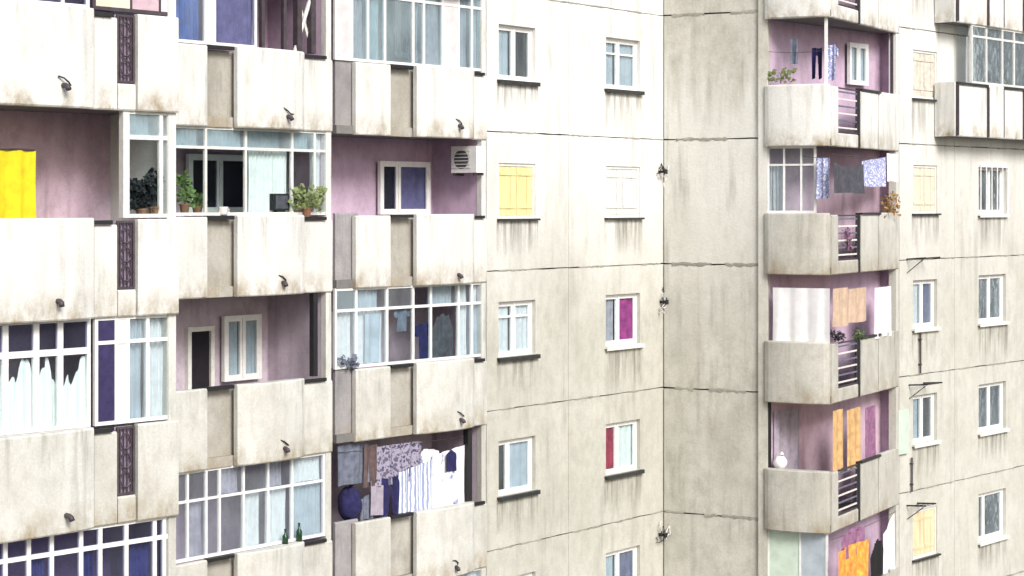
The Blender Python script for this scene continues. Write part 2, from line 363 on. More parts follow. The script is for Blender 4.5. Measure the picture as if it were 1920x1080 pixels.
# ------------------------------------------------------------------ walls of storey-high panels with window openings
def panel_mb(w, z0, z1, holes, thick=0.09, jit=0.012, reveal=0.16):
    mb = MB()
    us = {0.0, w}; zs = {z0, z1}
    for a, b, c, e in holes: us |= {a, b}; zs |= {c, e}
    def fill(vals, step):
        v = sorted(vals); out = []
        for a, b in zip(v, v[1:]):
            k = max(1, int((b - a) / step)); out += [a + (b - a) * i / k for i in range(k)]
        return out + [v[-1]]
    us = fill(us, 0.28); zs = fill(zs, 0.9)
    rj = [random.uniform(-jit, jit) for _ in us]; rk = [random.uniform(-jit, jit) for _ in us]
    def pt(i, j, y):
        z = zs[j]
        if j == 0: z += rj[i]
        elif j == len(zs) - 1: z += rk[i]
        return (us[i], y, z)
    inh = lambda u, z: any(a < u < b and c < z < e for a, b, c, e in holes)
    for i in range(len(us) - 1):
        for j in range(len(zs) - 1):
            if inh((us[i] + us[i + 1]) / 2, (zs[j] + zs[j + 1]) / 2): continue
            mb.quad(pt(i, j, 0), pt(i + 1, j, 0), pt(i + 1, j + 1, 0), pt(i, j + 1, 0))
    n = len(zs) - 1
    for i in range(len(us) - 1):
        mb.quad(pt(i, n, 0), pt(i + 1, n, 0), pt(i + 1, n, thick), pt(i, n, thick))
        mb.quad(pt(i, 0, thick), pt(i + 1, 0, thick), pt(i + 1, 0, 0), pt(i, 0, 0))
    for x, k in ((0, 0), (len(us) - 1, 1)):
        for j in range(n): mb.quad(pt(x, j, 0), pt(x, j + 1, 0), pt(x, j + 1, thick), pt(x, j, thick))
    for a, b, c, e in holes:
        r = reveal
        mb.quad((a, 0, c), (b, 0, c), (b, r, c), (a, r, c)); mb.quad((a, 0, e), (a, r, e), (b, r, e), (b, 0, e))
        mb.quad((a, 0, c), (a, r, c), (a, r, e), (a, 0, e)); mb.quad((b, 0, c), (b, 0, e), (b, r, e), (b, r, c))
    return mb

def core_mb(w, z0, z1, holes, y0=0.092, y1=0.30):
    """solid wall behind the facing panels, with the same openings"""
    mb = MB(); us = sorted({0.0, w} | {v for h in holes for v in h[:2]}); zs = sorted({z0, z1} | {v for h in holes for v in h[2:]})
    for a, b in zip(us, us[1:]):
        for c, e in zip(zs, zs[1:]):
            um, zm = (a + b) / 2, (c + e) / 2
            if any(h[0] < um < h[1] and h[2] < zm < h[3] for h in holes): continue
            mb.box(a, b, y0, y1, c, e)
    return mb

def wall(fr, u0, u1, cuts, mat, holes, gap=0.02, vg=0.012, mort=0.6):
    """holes: list of (u0,u1,z0,z1); one 'wall' part whose children are the facing panels"""
    hs = [(a - u0, b - u0, c, e) for a, b, c, e in holes]
    wo = part('wall', core_mb(u1 - u0, 0.0, ROOF, hs), 'core', fr, u0)
    edges = [0.0] + [c - u0 for c in cuts] + [u1 - u0]
    for n in NS:
        za, zb = (0.0 if n == 5 else zk(n + 1 + JOINT)), zk(n + JOINT)
        for a, b in zip(edges, edges[1:]):
            hh = [(max(h[0] - a - vg, 0), h[1] - a - vg, h[2], h[3]) for h in hs if h[0] > a and h[1] < b and h[2] > za and h[3] < zb]
            if n != 5:                                    # patchy re-sealing smeared along the joint
                x = a + random.uniform(0, .5)
                while x < b - 0.3:
                    L = min(random.uniform(0.3, 1.3), b - x - 0.02); k = max(4, int(L / 0.07)); mb = MB()
                    up = [random.uniform(0.008, 0.035) * mort for _ in range(k + 1)]; dn = [random.uniform(0.008, 0.05) * mort for _ in range(k + 1)]
                    for i in range(k + 1): mb.v += [(L * i / k, -0.005, -dn[i]), (L * i / k, -0.009, 0.0), (L * i / k, -0.004, up[i])]
                    for i in range(k):
                        for q in (0, 1): mb.f.append((3 * i + q, 3 * i + 3 + q, 3 * i + 4 + q, 3 * i + 1 + q))
                    link('joint_mortar', mb.mesh('joint_mortar', 'mortar'), wo, (x, 0, za))
                    x += L + random.uniform(0.05, 0.9) / mort
            p = link('panel', panel_mb(b - a - 2 * vg, za + gap, zb - gap, hh, jit=gap * 0.6).mesh('panel', mat), wo, (a + vg, 0, 0))
    return wo

# ------------------------------------------------------------------ windows
def cloth_mb(w, h, folds=4, amp=0.03, top=0.5, nu=24, nz=8, jag=None, y=0.0, seed=0):
    """hanging cloth: x 0..w, z -h..0; jag(t)->fraction of height the bottom or top edge is cut back"""
    rnd = random.Random(seed); ph = rnd.uniform(0, 6); mb = MB()
    nu = max(nu, int(folds * 5))
    for j in range(nz + 1):
        for i in range(nu + 1):
            t, r = i / nu, j / nz
            zt = 0.0; zb = -h
            if jag: zt = -h * jag(t)
            a = amp * (top + (1 - top) * r)
            yy = y + a * sin(2 * pi * folds * t + ph + 0.7 * sin(3 * t + ph)) + 0.3 * a * sin(2 * pi * folds * 2.3 * t + 2 * ph + r)
            mb.v.append((w * t + 0.3 * a * sin(9 * t + 4 * r), yy, zt + (zb - zt) * r + 0.012 * h * sin(7 * t + ph) * r))
    for j in range(nz):
        for i in range(nu):
            a = j * (nu + 1) + i; mb.f.append((a, a + 1, a + nu + 2, a + nu + 1))
    return mb

def window(fr, u0, u1, z0, z1, d=0.0, left='curtain', right='curtain', split=0.5, frame='white', room='room', sill=True,
           ajar=None, transom=0.0, recess=0.09, interior=True, gl='glass', muntin=0.0, cy=0.075, cover=0.84):
    """two-light window: frame > sashes, panes, sill, curtains, room behind"""
    w, h = u1 - u0, z1 - z0
    win = part('window', MB().ring(0, w, 0, h, 0.05, recess, recess + 0.08), frame, fr, u0, d, z0)
    xm = w * split
    for k, (a, b, cont) in enumerate(((0.05, xm - 0.012, left), (xm + 0.012, w - 0.05, right))):
        if cont == 'gone': continue
        sw = 0.055
        op = ajar == k
        sm = MB().ring(0, b - a, 0.05, h - 0.05, sw, 0, 0.045)
        if muntin: sm.box(sw, b - a - sw, 0.004, 0.04, h * muntin, h * muntin + 0.04)
        pm = MB().box(sw - 0.006, b - a - sw + 0.006, 0.018, 0.024, 0.05 + sw - 0.006, h - 0.05 - sw + 0.006)
        x, rz = (a, 0.0)
        if op: rz = radians(24) if k == 0 else 0.0
        s_ = link('sash', sm.mesh('sash', frame), win, (x, recess + 0.01, 0), rz)
        p_ = link('pane', pm.mesh('pane', gl), win, (x, recess + 0.01, 0), rz)
        if cont and cont not in ('dark',):
            full = (0.0, 1.0)
            cw = (b - a + 0.02) * cover
            c = cloth_mb(cw, h - 0.1, 3, 0.012, 0.8, seed=random.random())
            co = link('curtain', c.mesh('curtain', cont, True), win, (a - 0.01 if k == 0 else b + 0.01 - cw, recess + cy, h - 0.05))
    if xm > 0.1 and left != 'gone' and right != 'gone': sub('mullion', MB().box(xm - 0.02, xm + 0.02, recess - 0.012, recess + 0.02, 0.05, h - 0.05), frame, win)
    if sill:
        sm = MB(); sm.box(-0.06, w + 0.06, -0.085, recess + 0.02, -0.045, -0.004)
        sm.box(-0.06, w + 0.06, -0.085, -0.072, -0.085, -0.045)
        sub('sill', sm, sill if isinstance(sill, str) else 'tin', win)
    if sill: stain(win, w)
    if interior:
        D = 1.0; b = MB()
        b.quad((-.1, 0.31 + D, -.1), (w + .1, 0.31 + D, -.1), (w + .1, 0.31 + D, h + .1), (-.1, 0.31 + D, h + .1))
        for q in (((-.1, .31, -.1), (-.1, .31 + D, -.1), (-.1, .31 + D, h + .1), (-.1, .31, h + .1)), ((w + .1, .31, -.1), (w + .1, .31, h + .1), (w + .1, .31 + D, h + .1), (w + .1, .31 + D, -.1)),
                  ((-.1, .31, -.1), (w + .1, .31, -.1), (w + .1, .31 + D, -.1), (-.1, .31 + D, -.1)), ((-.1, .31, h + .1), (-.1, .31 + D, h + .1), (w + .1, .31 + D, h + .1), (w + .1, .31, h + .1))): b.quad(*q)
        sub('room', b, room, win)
    return win

def stain(win, w):
    mb = MB(); hh = random.uniform(0.6, 1.1)
    mb.quad((-0.07, -0.0035, -0.05 - hh), (w + 0.09, -0.0035, -0.05 - hh), (w + 0.09, -0.0035, -0.05), (-0.07, -0.0035, -0.05))
    return sub('rain_stain', mb, 'drip', win)

def shuttered(fr, u0, u1, z0, z1, d, mat):
    """window shut behind two plank shutters"""
    w, h = u1 - u0, z1 - z0
    win = part('window', MB().ring(0, w, 0, h, 0.06, 0.03, 0.14), 'white_old', fr, u0, d, z0)
    for a, b in ((0.06, w * 0.52 - 0.006), (w * 0.52 + 0.006, w - 0.06)):
        nb = 3; bw = (b - a) / nb
        for i in range(nb):
            sub('shutter_board', MB().box(a + i * bw + 0.004, a + (i + 1) * bw - 0.004, 0.045 + 0.004 * (i % 2), 0.075, 0.065, h - 0.065), mat, win)
        for fz in (0.18, 0.78): sub('shutter_batten', MB().box(a + 0.02, b - 0.02, 0.028, 0.0445, h * fz, h * fz + 0.07), mat, win)
    stain(win, w)
    sub('backing', MB().box(0.06, w - 0.06, 0.09, 0.13, 0.06, h - 0.06), 'black', win)
    sub('sill', MB().box(-0.06, w + 0.06, -0.085, 0.028, -0.045, -0.004), 'tin', win)
    return win

def hrect(fr, x0, x1, n, kt=0.695, kb=1.095):
    return (fr.u(x0), fr.u(x1), zk(n + kb), zk(n + kt))

# --- wall with the two window columns between the balconies and the inner corner
U0, U1 = B3_end = (MW.u(912), MW.u(1245))
holesM = []
for n in range(-4, 5):
    holesM += [hrect(MW, 935, 1004, n), hrect(MW, 1136, 1200, n)]
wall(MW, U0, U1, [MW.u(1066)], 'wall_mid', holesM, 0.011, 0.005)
lefts = {-2: ('curtain_teal', 'dark'), -1: None, 0: ('curtain', 'curtain'), 1: ('dark', 'curtain_teal'), 2: ('dark', 'curtain')}
rights = {-2: ('curtain_teal', 'curtain_teal'), -1: None, 0: ('curtain_grey', 'dark'), 1: ('dark', 'curtain'), 2: ('curtain_teal', 'curtain_blue')}
for n in range(-4, 5):
    r = hrect(MW, 935, 1004, n)
    if n == -1: shuttered(MW, *r, 0, 'shutter')
    else:
        a, b = lefts.get(n, ('curtain', 'dark'))
        window(MW, *r, left=a, right=b, split=0.34 if n == 1 else 0.5, ajar=1 if n == -2 else None, muntin=0.7 if n == 0 else 0)
    r = hrect(MW, 1136, 1200, n)
    if n == -1: shuttered(MW, *r, 0, 'white_old')
    else:
        a, b = rights.get(n, ('curtain', 'dark'))
        window(MW, *r, left=a, right=b, split=0.45 if n != 1 else 0.42, muntin=0.68 if n == -2 else 0, sill='white_old' if n == 0 else True, gl='glass_clear' if n in (0, 1) else 'glass')
# --- return wall facing the viewer
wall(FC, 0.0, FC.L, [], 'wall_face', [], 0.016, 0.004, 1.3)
# --- right-hand wall
holesR = []
RE = RW.u(2250)
for n in range(-4, 5):
    holesR += [hrect(RW, 1712, 1757, n, 0.65, 1.07)]
    if n >= -1: holesR += [hrect(RW, 1835, 1886, n, 0.64, 1.08)]
    holesR += [hrect(RW, 2010, 2056, n, 0.64, 1.08), hrect(RW, 2130, 2170, n, 0.64, 1.08)]
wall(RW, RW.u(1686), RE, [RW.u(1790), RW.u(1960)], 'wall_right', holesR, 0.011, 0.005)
for n in range(-4, 5):
    r = hrect(RW, 1712, 1757, n, 0.65, 1.07)
    if n == 2: shuttered(RW, *r, 0, 'shutter_peach')
    elif n == -1: shuttered(RW, *r, 0, 'cream')
    elif n == -2: shuttered(RW, *r, 0, 'ply')
    else: window(RW, *r, left='curtain_teal' if n else 'curtain', right='dark' if n == 1 else 'curtain_blue' if n == 0 else 'curtain', sill='white_old')
    if n >= -1:
        r = hrect(RW, 1835, 1886, n, 0.64, 1.08)
        w_ = window(RW, *r, left={0: 'curtain', 1: 'curtain_teal', 2: 'dark'}.get(n, 'curtain_grey'), right={0: 'curtain', 1: 'curtain_teal', 2: 'curtain'}.get(n, 'curtain'),
                    split=0.3 if n == 2 else 0.5, sill='white_old')
        if n == -1:                                  # white security bars
            ww, hh = r[1] - r[0], r[3] - r[2]
            for i in range(6): sub('security_bar', MB().tube([(ww * i / 5, -0.06, 0.02), (ww * i / 5, -0.06, hh - 0.02)], 0.017), 'white', w_)
            sub('security_bar', MB().box(-0.02, ww + 0.02, -0.07, 0.02, hh - 0.03, hh + 0.02), 'white', w_)
    for x0, x1 in ((2010, 2056), (2130, 2170)): window(RW, *hrect(RW, x0, x1, n, 0.64, 1.08), sill='white_old')

# ------------------------------------------------------------------ balconies
def curved_panel(w, h, thick, d0, bulge, slope=0.0, nseg=14):
    """parapet panel, convex in plan; front at y=-(d0+bulge)"""
    mb = MB(); pr = []
    for i in range(nseg + 1):
        t = i / nseg; b = bulge * (1 - (2 * t - 1) ** 2) ** 0.6
        pr.append((w * t, -(d0 + b)))
    k = len(pr); nz = 4; lv = [0, 0.03, h * 0.5, h - 0.03, h]
    def ring(z, ins): return [(x, y + ins, z) for x, y in pr]
    rows = [ring(0, 0.014), ring(0.02, 0), ring(h * .5, 0), ring(h - 0.025, 0), ring(h, 0.016)]
    base = []
    for r in rows: base.append(len(mb.v)); mb.v += r
    for a, b in zip(base, base[1:]):
        for i in range(k - 1): mb.f.append((a + i, a + i + 1, b + i + 1, b + i))
    bk = len(mb.v); yb = -d0 + thick
    mb.v += [(x, yb, 0) for x, y in pr] + [(x, yb, h) for x, y in pr]
    for i in range(k - 1):
        mb.f.append((bk + i + 1, bk + i, bk + k + i, bk + k + i + 1))
        mb.f.append((base[-1] + i, base[-1] + i + 1, bk + k + i + 1, bk + k + i))
        mb.f.append((bk + i, bk + i + 1, base[0] + i + 1, base[0] + i))
    for i in (0, k - 1):
        mb.f.append(tuple([b + i for b in base] + [bk + k + i, bk + i]))
    return mb

def grille(parent, x0, x1, z0, z1, y, mat='steel', rungs=False):
    w = x1 - x0
    sub('grille_frame', MB().ring(x0, x1, z0, z1, 0.03, y, y + 0.03), mat, parent)
    sub('grille_backing', MB().box(x0, x1, y + 0.06, y + 0.075, z0, z1), 'lilac_deep', parent)
    if rungs:
        for i in range(5):
            z = z0 + (z1 - z0) * (i + 0.7) / 5.4
            sub('grille_bar', MB().box(x0 + 0.03, x1 - 0.03, y + 0.004, y + 0.02, z, z + 0.03), mat, parent)
    else:
        for i in range(4):
            x = x0 + w * (i + 1) / 5
            sub('grille_bar', MB().box(x - 0.008, x + 0.008, y + 0.006, y + 0.022, z0 + 0.03, z1 - 0.03), mat, parent)
        for fz in (0.22, 0.5, 0.78):                 # scrolls
            pts = [(x0 + w * .5 + w * .3 * cos(a), y + 0.012, z0 + (z1 - z0) * fz + w * .36 * sin(a)) for a in [k * pi / 5 for k in range(11)]]
            sub('grille_scroll', MB().tube(pts, 0.014, 5), mat, parent)

def spout(parent, x, z, y):
    k = random.uniform(-1, 1); x += 0.12 * k; z += random.uniform(-.03, .05); dz = random.uniform(-.03, .02)
    mb = MB().tube([(x, y + 0.10, z + dz), (x, y - 0.06, z + dz), (x + 0.01 * k, y - 0.10, z + dz - 0.02), (x + 0.02 * k, y - 0.12, z + dz - 0.06)], [0.035, 0.035, 0.038, 0.038], 8)
    sub('drain_spout', mb, 'steel', parent, True)
    if random.random() < 0.6: sub('spout_wire', MB().tube([(x - 0.09, y - 0.02, z + 0.13 + .03 * k), (x - .02, y - 0.05, z + 0.11), (x + 0.05, y - 0.05, z + 0.06), (x + 0.10 + .05 * k, y - 0.01, z + 0.02 + .04 * k)], 0.012, 5), 'black', parent, True)

def bay(fr, n, segs, u0, u1, depth, slotmats=None):
    z0, z1 = zk(n + SLAB), zk(n + TOP); h = z1 - z0
    w = u1 - u0
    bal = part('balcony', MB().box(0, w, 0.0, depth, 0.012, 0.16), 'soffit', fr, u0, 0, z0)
    for (a, b, kind) in segs:
        a -= u0; b -= u0; ww = b - a
        def pp(mb, mat, name='parapet_panel'):
            return link(name, mb.mesh(name, mat, False), bal, (a, 0, 0))
        if kind == 'big':
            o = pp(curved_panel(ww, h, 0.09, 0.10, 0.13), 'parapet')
            for p in o.data.polygons: p.use_smooth = False
        elif kind == 'mid':
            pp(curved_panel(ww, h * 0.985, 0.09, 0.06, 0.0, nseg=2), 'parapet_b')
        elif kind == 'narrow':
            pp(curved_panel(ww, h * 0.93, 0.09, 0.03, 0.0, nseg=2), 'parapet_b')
            sub('rail', MB().box(a - 0.02, a + ww * 0.75, -0.07, -0.015, h * 0.93 + 0.004, h * 0.93 + 0.06), 'black', bal)
            sub('joint_strip', MB().box(a - 0.03, a - 0.002, -0.06, 0.0, 0.06, h * 0.93), 'tin', bal)
        elif kind == 'slot':
            pp(curved_panel(ww + 0.22, h * 0.95, 0.06, -0.10, 0.0, nseg=2), 'parapet_slot')
            sub('slab_edge', MB().box(a + 0.004, b - 0.012, -0.014, -0.001, 0.0, 0.17), 'parapet_slot', bal)
            sub('joint_strip', MB().box(a + 0.005, a + 0.055, 0.03, 0.095, 0.05, h * 0.95), 'tin', bal)
            sub('rail', MB().box(a, b - 0.01, -0.06, 0.05, h * 0.95 + 0.003, h * 0.95 + 0.06), 'black', bal)
        elif kind == 'grey':
            pp(curved_panel(ww + 0.2, h * 1.02, 0.06, -0.06, 0.0, nseg=2), 'parapet_grey')
        elif kind == 'grille':
            pp(curved_panel(ww, h * 0.27, 0.08, 0.03, 0.0, nseg=2), 'parapet_b')
            grille(bal, a, b, h * 0.28, h * 0.97, -0.01)
        elif kind == 'ladder':
            pp(curved_panel(ww, h * 0.2, 0.08, 0.0, 0.0, nseg=2), 'parapet_right')
            grille(bal, a, b, h * 0.21, h * 0.98, 0.0, rungs=True)
        elif kind == 'spout':
            spout(bal, a, h * 0.17, -0.20)
    return bal

def px(fr, lst): return [(fr.u(a), fr.u(b), k) for a, b, k in lst]
E1 = B1.u(330); E2 = B2.u(621); E3 = B3.u(911)
seg1 = [(-3.4, -2.65, 'grille'), (-2.63, -1.6, 'mid'), (-1.55, B1.u(168), 'big'), (B1.u(172), B1.u(217), 'narrow'), (B1.u(219), B1.u(252), 'grille'), (B1.u(254), E1, 'mid'), (B1.u(100), 0, 'spout')]
seg2 = [(-0.9, B2.u(384), 'mid'), (B2.u(385.5), B2.u(436), 'slot'), (B2.u(437.5), B2.u(563), 'big'), (B2.u(566), E2, 'narrow'), (B2.u(512), 0, 'spout')]
seg3 = [(B3.u(633), B3.u(661), 'grey'), (B3.u(662.5), B3.u(728), 'mid'), (B3.u(730), B3.u(772), 'slot'), (B3.u(774), B3.u(882), 'big'), (B3.u(885), E3, 'narrow'), (B3.u(843), 0, 'spout')]
D1, D2, D3 = 1.35, 1.45, 1.30
for n in NS:
    if n == 5: continue
    bay(B1, n, seg1, -3.5, E1, D1); bay(B2, n, seg2, -0.95, E2, D2); bay(B3, n, seg3, B3.u(631), E3, D3)

# recessed loggia walls: back wall and the end wall beside it, one part per storey and bay
def loggia(fr, u0, u1, D, n, mat, endmat=None, back=True):
    za, zb = zk(n + 1 + SLAB) + 0.16, zk(n + SLAB) + 0.012
    lo = part('loggia_wall', MB().box(0, u1 - u0, D, D + 0.2, za, zb), mat, fr, u0)
    sub('end_wall', MB().box(u1 - u0 - 0.12, u1 - u0, 0.122, D - 0.001, za, zb), endmat or mat, lo)
    sub('pier', MB().box(u1 - u0 - 0.125, u1 - u0 + 0.002, 0.003, 0.12, za, zb), 'parapet_b', lo)
    return lo
for n in range(-5, 5):
    lm = ('lilac', 'lilac_pink', 'lilac_pale')
    loggia(B1, -3.5, E1, D1, n, lm[(n + 2) % 3]); loggia(B2, -0.95, E2, D2, n, lm[(n + 2) % 3]); loggia(B3, B3.u(631), E3, D3, n, lm[(n + 1) % 3])
# flank wall of the nearest block (turned away from the viewer) and hidden body of the block, plus roof
w1 = B1.w(E1 + 0.01, 0); w2 = B1.w(E1 + 0.01, -6)
FL = Fr(w1[0], w1[1], w2[0], w2[1])
part('flank_wall', MB().box(0, 5.8, 0.0, 0.14, 0, ROOF), 'wall_right', FL, 0.02)
body = MB()
for fr, u0, u1, D in ((B1, -3.5, E1, D1), (B2, -0.95, E2, D2), (B3, B3.u(631), E3, D3)):
    part('block_core', MB().box(0, u1 - u0, D + 0.21, D + 6.0, 0, ROOF), 'core', fr, u0)
    part('roof', MB().box(-0.1, u1 - u0 + 0.1, -0.3, D + 6, ROOF + 0.003, ROOF + 0.35), 'roof', fr, u0)
part('roof', MB().box(0, U1 - U0, -0.15, 8, ROOF + 0.003, ROOF + 0.30), 'roof', MW, U0)
part('roof', MB().box(0, RE - RW.u(1440), -0.2, 8, ROOF + 0.003, ROOF + 0.40), 'roof', RW, RW.u(1440))

# --- corner balcony stack on the right
cl = lambda p: (p[0] - BL[0], p[1] - BL[1])
c0, c1, c2 = S1.w(0), S1.w(S1.L), S2.w(S2.L)
ub = (c2[0] - SB.o[0]) * SB.t[0] + (c2[1] - SB.o[1]) * SB.t[1]
c3 = SB.w(ub)
for n in NS:
    if n == 5: continue
    z0, z1 = zk(n + SLAB), zk(n + TOP); h = z1 - z0
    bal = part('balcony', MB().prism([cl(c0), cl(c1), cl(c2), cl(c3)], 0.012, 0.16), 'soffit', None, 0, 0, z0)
    def at(fr, u): return (fr.w(u)[0] - BL[0], fr.w(u)[1] - BL[1], 0)
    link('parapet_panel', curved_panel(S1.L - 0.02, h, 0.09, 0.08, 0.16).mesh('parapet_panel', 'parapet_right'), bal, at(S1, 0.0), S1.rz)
    a, b = S2.u(1570), S2.u(1608)
    o = link('parapet_panel', curved_panel(a, h * 0.97, 0.08, 0.02, 0.0, nseg=2).mesh('parapet_panel', 'parapet_right'), bal, at(S2, 0.0), S2.rz)
    o = link('grille_sill', curved_panel(b - a, h * 0.22, 0.08, 0.014, 0.0, nseg=2).mesh('grille_sill', 'parapet_right'), bal, at(S2, a), S2.rz)
    gh = MB().ring(0, b - a, h * .23, h * .97, 0.03, 0, 0.03)
    link('grille_frame', gh.mesh('grille_frame', 'steel'), bal, at(S2, a), S2.rz)
    for i in range(6):
        z = h * .23 + h * .74 * (i + .6) / 6.3
        link('grille_bar', MB().box(0.03, b - a - 0.03, 0.004, 0.024, z, z + 0.035).mesh('grille_bar', 'c_slate' if i % 2 else 'white_old'), bal, at(S2, a), S2.rz)
    a2 = S2.u(1612)
    link('gap_post', MB().box(b + 0.0, a2, -0.01, 0.05, 0, h).mesh('gap_post', 'black'), bal, at(S2, 0), S2.rz)
    link('parapet_panel', curved_panel(S2.u(1644) - a2, h * 0.96, 0.09, 0.03, 0.0, nseg=2).mesh('parapet_panel', 'parapet_right'), bal, at(S2, a2), S2.rz)
    link('rail', MB().box(0, S2.u(1648) - a2, -0.06, 0.02, h * .965, h * .965 + 0.05).mesh('rail', 'tin'), bal, at(S2, a2), S2.rz)
    a3 = S2.u(1646)
    link('parapet_panel', curved_panel(S2.L - a3, h, 0.09, 0.022, 0.0, nseg=2).mesh('parapet_panel', 'parapet_right'), bal, at(S2, a3), S2.rz)
    za, zb = zk(n + 1 + SLAB) + 0.16, z0 + 0.012
    lo = part('loggia_wall', MB().box(0.0, ub + 0.1, 0.001, 0.2, za, zb), ('lilac', 'lilac_pink')[n % 2], SB, 0)
    ex, ey = c2[0] - c3[0], c2[1] - c3[1]; EL = math.hypot(ex, ey)
    ang = math.atan2(ey, ex)
    link('end_wall', MB().box(0, EL - 0.12, -0.0, 0.14, za, zb).mesh('end_wall', 'lilac'), lo, (ub, 0, 0), ang - SB.rz)
part('pier', MB().box(-0.16, 0.045, -0.03, 0.16, 0, ROOF), 'wall_face', S1, 0.0)
part('pier', MB().box(-0.14, 0.07, 0.005, 0.18, 0, ROOF), 'wall_right', S2, S2.L)
part('block_core', MB().box(0.0, RE - SB.u(1440), 0.22, 6.0, 0, ROOF), 'core', SB, 0.35)

# ------------------------------------------------------------------ glazed-in balconies
def glazing(fr, x0, x1, n, d, mull, trans, fills, frame='white', mw=0.045, glmat='glass', post=None, back=None):
    """iron and glass screen between parapet n+1 and slab n.  mull: pixel columns, trans: heights 0..1, fills: per column a (lower, upper) infill"""
    u0, u1 = fr.u(x0, d), fr.u(x1, d); z0, z1 = zk(n + 1 + TOP), zk(n + SLAB) + 0.01
    w, h = u1 - u0, z1 - z0
    gz = part('balcony_glazing', MB().ring(0, w, 0.0, h, 0.05, 0, 0.05), frame, fr, u0, d, z0)
    xs = [0.0] + [fr.u(m, d) - u0 for m in mull] + [w]
    for x in xs[1:-1]: sub('mullion', MB().box(x - mw / 2, x + mw / 2, -0.006, 0.044, 0.05, h - 0.05), frame, gz)
    for t in trans:
        for a, b in zip(xs, xs[1:]):
            sub('transom', MB().box(a + mw / 2, b - mw / 2, -0.002, 0.04, h * t - mw / 2, h * t + mw / 2), frame, gz)
    zs = [0.0] + [h * t for t in trans] + [h]
    for i, (a, b) in enumerate(zip(xs, xs[1:])):
        for j, (c, e) in enumerate(zip(zs, zs[1:])):
            f = fills[i % len(fills)]
            f = f[min(j, len(f) - 1)] if isinstance(f, tuple) else f
            if f == 'open': continue
            solid = f.startswith('=')
            mat = f[1:] if solid else (glmat if ':' not in f else f.split(':')[1])
            cont = None if solid else f.split(':')[0]
            if not solid: sub('pane', MB().box(a + mw / 2 - .008, b - mw / 2 + .008, 0.014, 0.020, c + mw / 2 - .008, e - mw / 2 + .008), mat, gz)
            else: sub('infill_panel', MB().box(a + mw / 2 - .008, b - mw / 2 + .008, 0.008, 0.03, c + mw / 2 - .008, e - mw / 2 + .008), mat, gz)
            if cont and cont not in ('clear',):
                cf = random.uniform(0.72, 1.0); sh = random.random() * (1 - cf) * (b - a)
                cu = cloth_mb((b - a - 0.01) * cf, e - c - 0.02, max(2, (b - a) * 9), 0.03, 0.8, seed=random.random())
                link('curtain', cu.mesh('curtain', cont, True), gz, (a + 0.005 + sh, 0.13, e - 0.01))
    return gz

# nearest block
glazing(B1, -200, 168, -2, -0.02, [-120, -60, 10, 68, 118], [0.62], ['clear'], 'white', 0.04, 'glass_dark')
glazing(B1, 174, 328, -2, -0.02, [246, 300], [], ['=cream', '=pink_panel', '=pale_panel'], 'steel', 0.03)
glazing(B1, 234, 328, -1, -0.02, [302], [0.75], [('clear:glass_clear', 'curtain_teal:glass_dusty'), ('curtain', 'curtain_teal')], 'white_old', 0.06)
glazing(B1, -220, 170, 0, -0.02, [-150, -80, 10, 68, 113], [0.70], [('clear:glass_clear', 'clear:glass_dark')], 'white', 0.085, 'glass_dark')
glazing(B1, 178, 328, 0, -0.02, [218, 240, 277], [0.76], [('=navy', '=navy'), '=white_old', ('curtain_teal', 'curtain_teal'), ('curtain', 'curtain')], 'white', 0.05)
glazing(B1, -220, 328, 1, -0.02, [-150, -80, 10, 54, 97, 152, 188, 237, 290, 308], [0.80], [('curtain_blue', 'clear'), ('clear', 'clear')], 'white', 0.06, 'glass_dark')
for n in (-3, 2, 3): glazing(B1, -220, 328, n, -0.02, [-150, -80, 10, 68, 113, 170, 240], [0.7], ['clear', 'curtain', 'curtain_teal'], 'white', 0.06)
# second bay
glazing(B2, 325, 482, -2, -0.02, [386, 402], [], ['blue', '=white', 'curtain_grey:glass_dark'], 'white', 0.06)
glazing(B2, 325, 619, -1, -0.02, [386, 461, 548, 590], [0.76], [('clear:glass_clear', 'curtain_teal:glass_dusty'), ('clear:glass_clear', 'curtain_teal:glass_dusty'), ('curtain:glass_clear', 'curtain_teal:glass_dusty'), ('clear:glass_clear', 'curtain_teal:glass_dusty'), ('curtain', 'curtain')], 'white_old', 0.045)
glazing(B2, 325, 610, 1, -0.02, [352, 387, 412, 457, 503, 548], [0.66], [('clear', 'clear'), ('curtain_grey', 'clear'), ('clear', 'clear'), ('clear', 'curtain_grey'), ('curtain', 'clear'), ('curtain', 'curtain_grey'), ('curtain_teal', 'curtain')], 'white', 0.04, 'glass')
for n in (-3, 2, 3): glazing(B2, 325, 619, n, -0.02, [386, 461, 548], [0.7], ['clear', 'curtain_teal'], 'white', 0.05)
# third bay
glazing(B3, 628, 908, -2, -0.02, [660, 690, 722, 775, 795, 830, 860, 885], [0.84], [('=pale_panel', '=pale_panel'), ('curtain_grey', 'curtain_grey'), ('curtain_teal', 'curtain_teal'), ('clear', 'clear'), ('curtain_grey', 'curtain_teal'), ('curtain_grey', 'curtain')], 'white', 0.05, 'glass_dusty')
glazing(B3, 628, 908, 0, -0.02, [668, 726, 775, 808, 860, 885], [0.72], [('curtain', 'clear:glass_dusty'), ('curtain', 'curtain_teal'), ('clear:glass_clear', 'clear'), ('clear:glass_clear', 'clear:glass_clear'), ('clear:glass_clear', 'curtain_teal'), ('curtain', 'curtain'), ('curtain_teal', 'curtain')], 'white', 0.05)
for n in (-3, 2, 3): glazing(B3, 628, 908, n, -0.02, [690, 740, 800, 860], [0.8], ['curtain', 'clear'], 'white', 0.05)
# corner stack
glazing(S1, 1438, 1552, 2, -0.03, [1500], [], ['=mint', '=curtain_teal'], 'white', 0.04)
glazing(S1, 1438, 1530, -1, -0.03, [1470, 1502], [0.72], [('curtain', 'clear'), ('clear', 'clear'), ('clear', 'clear')], 'white', 0.04)

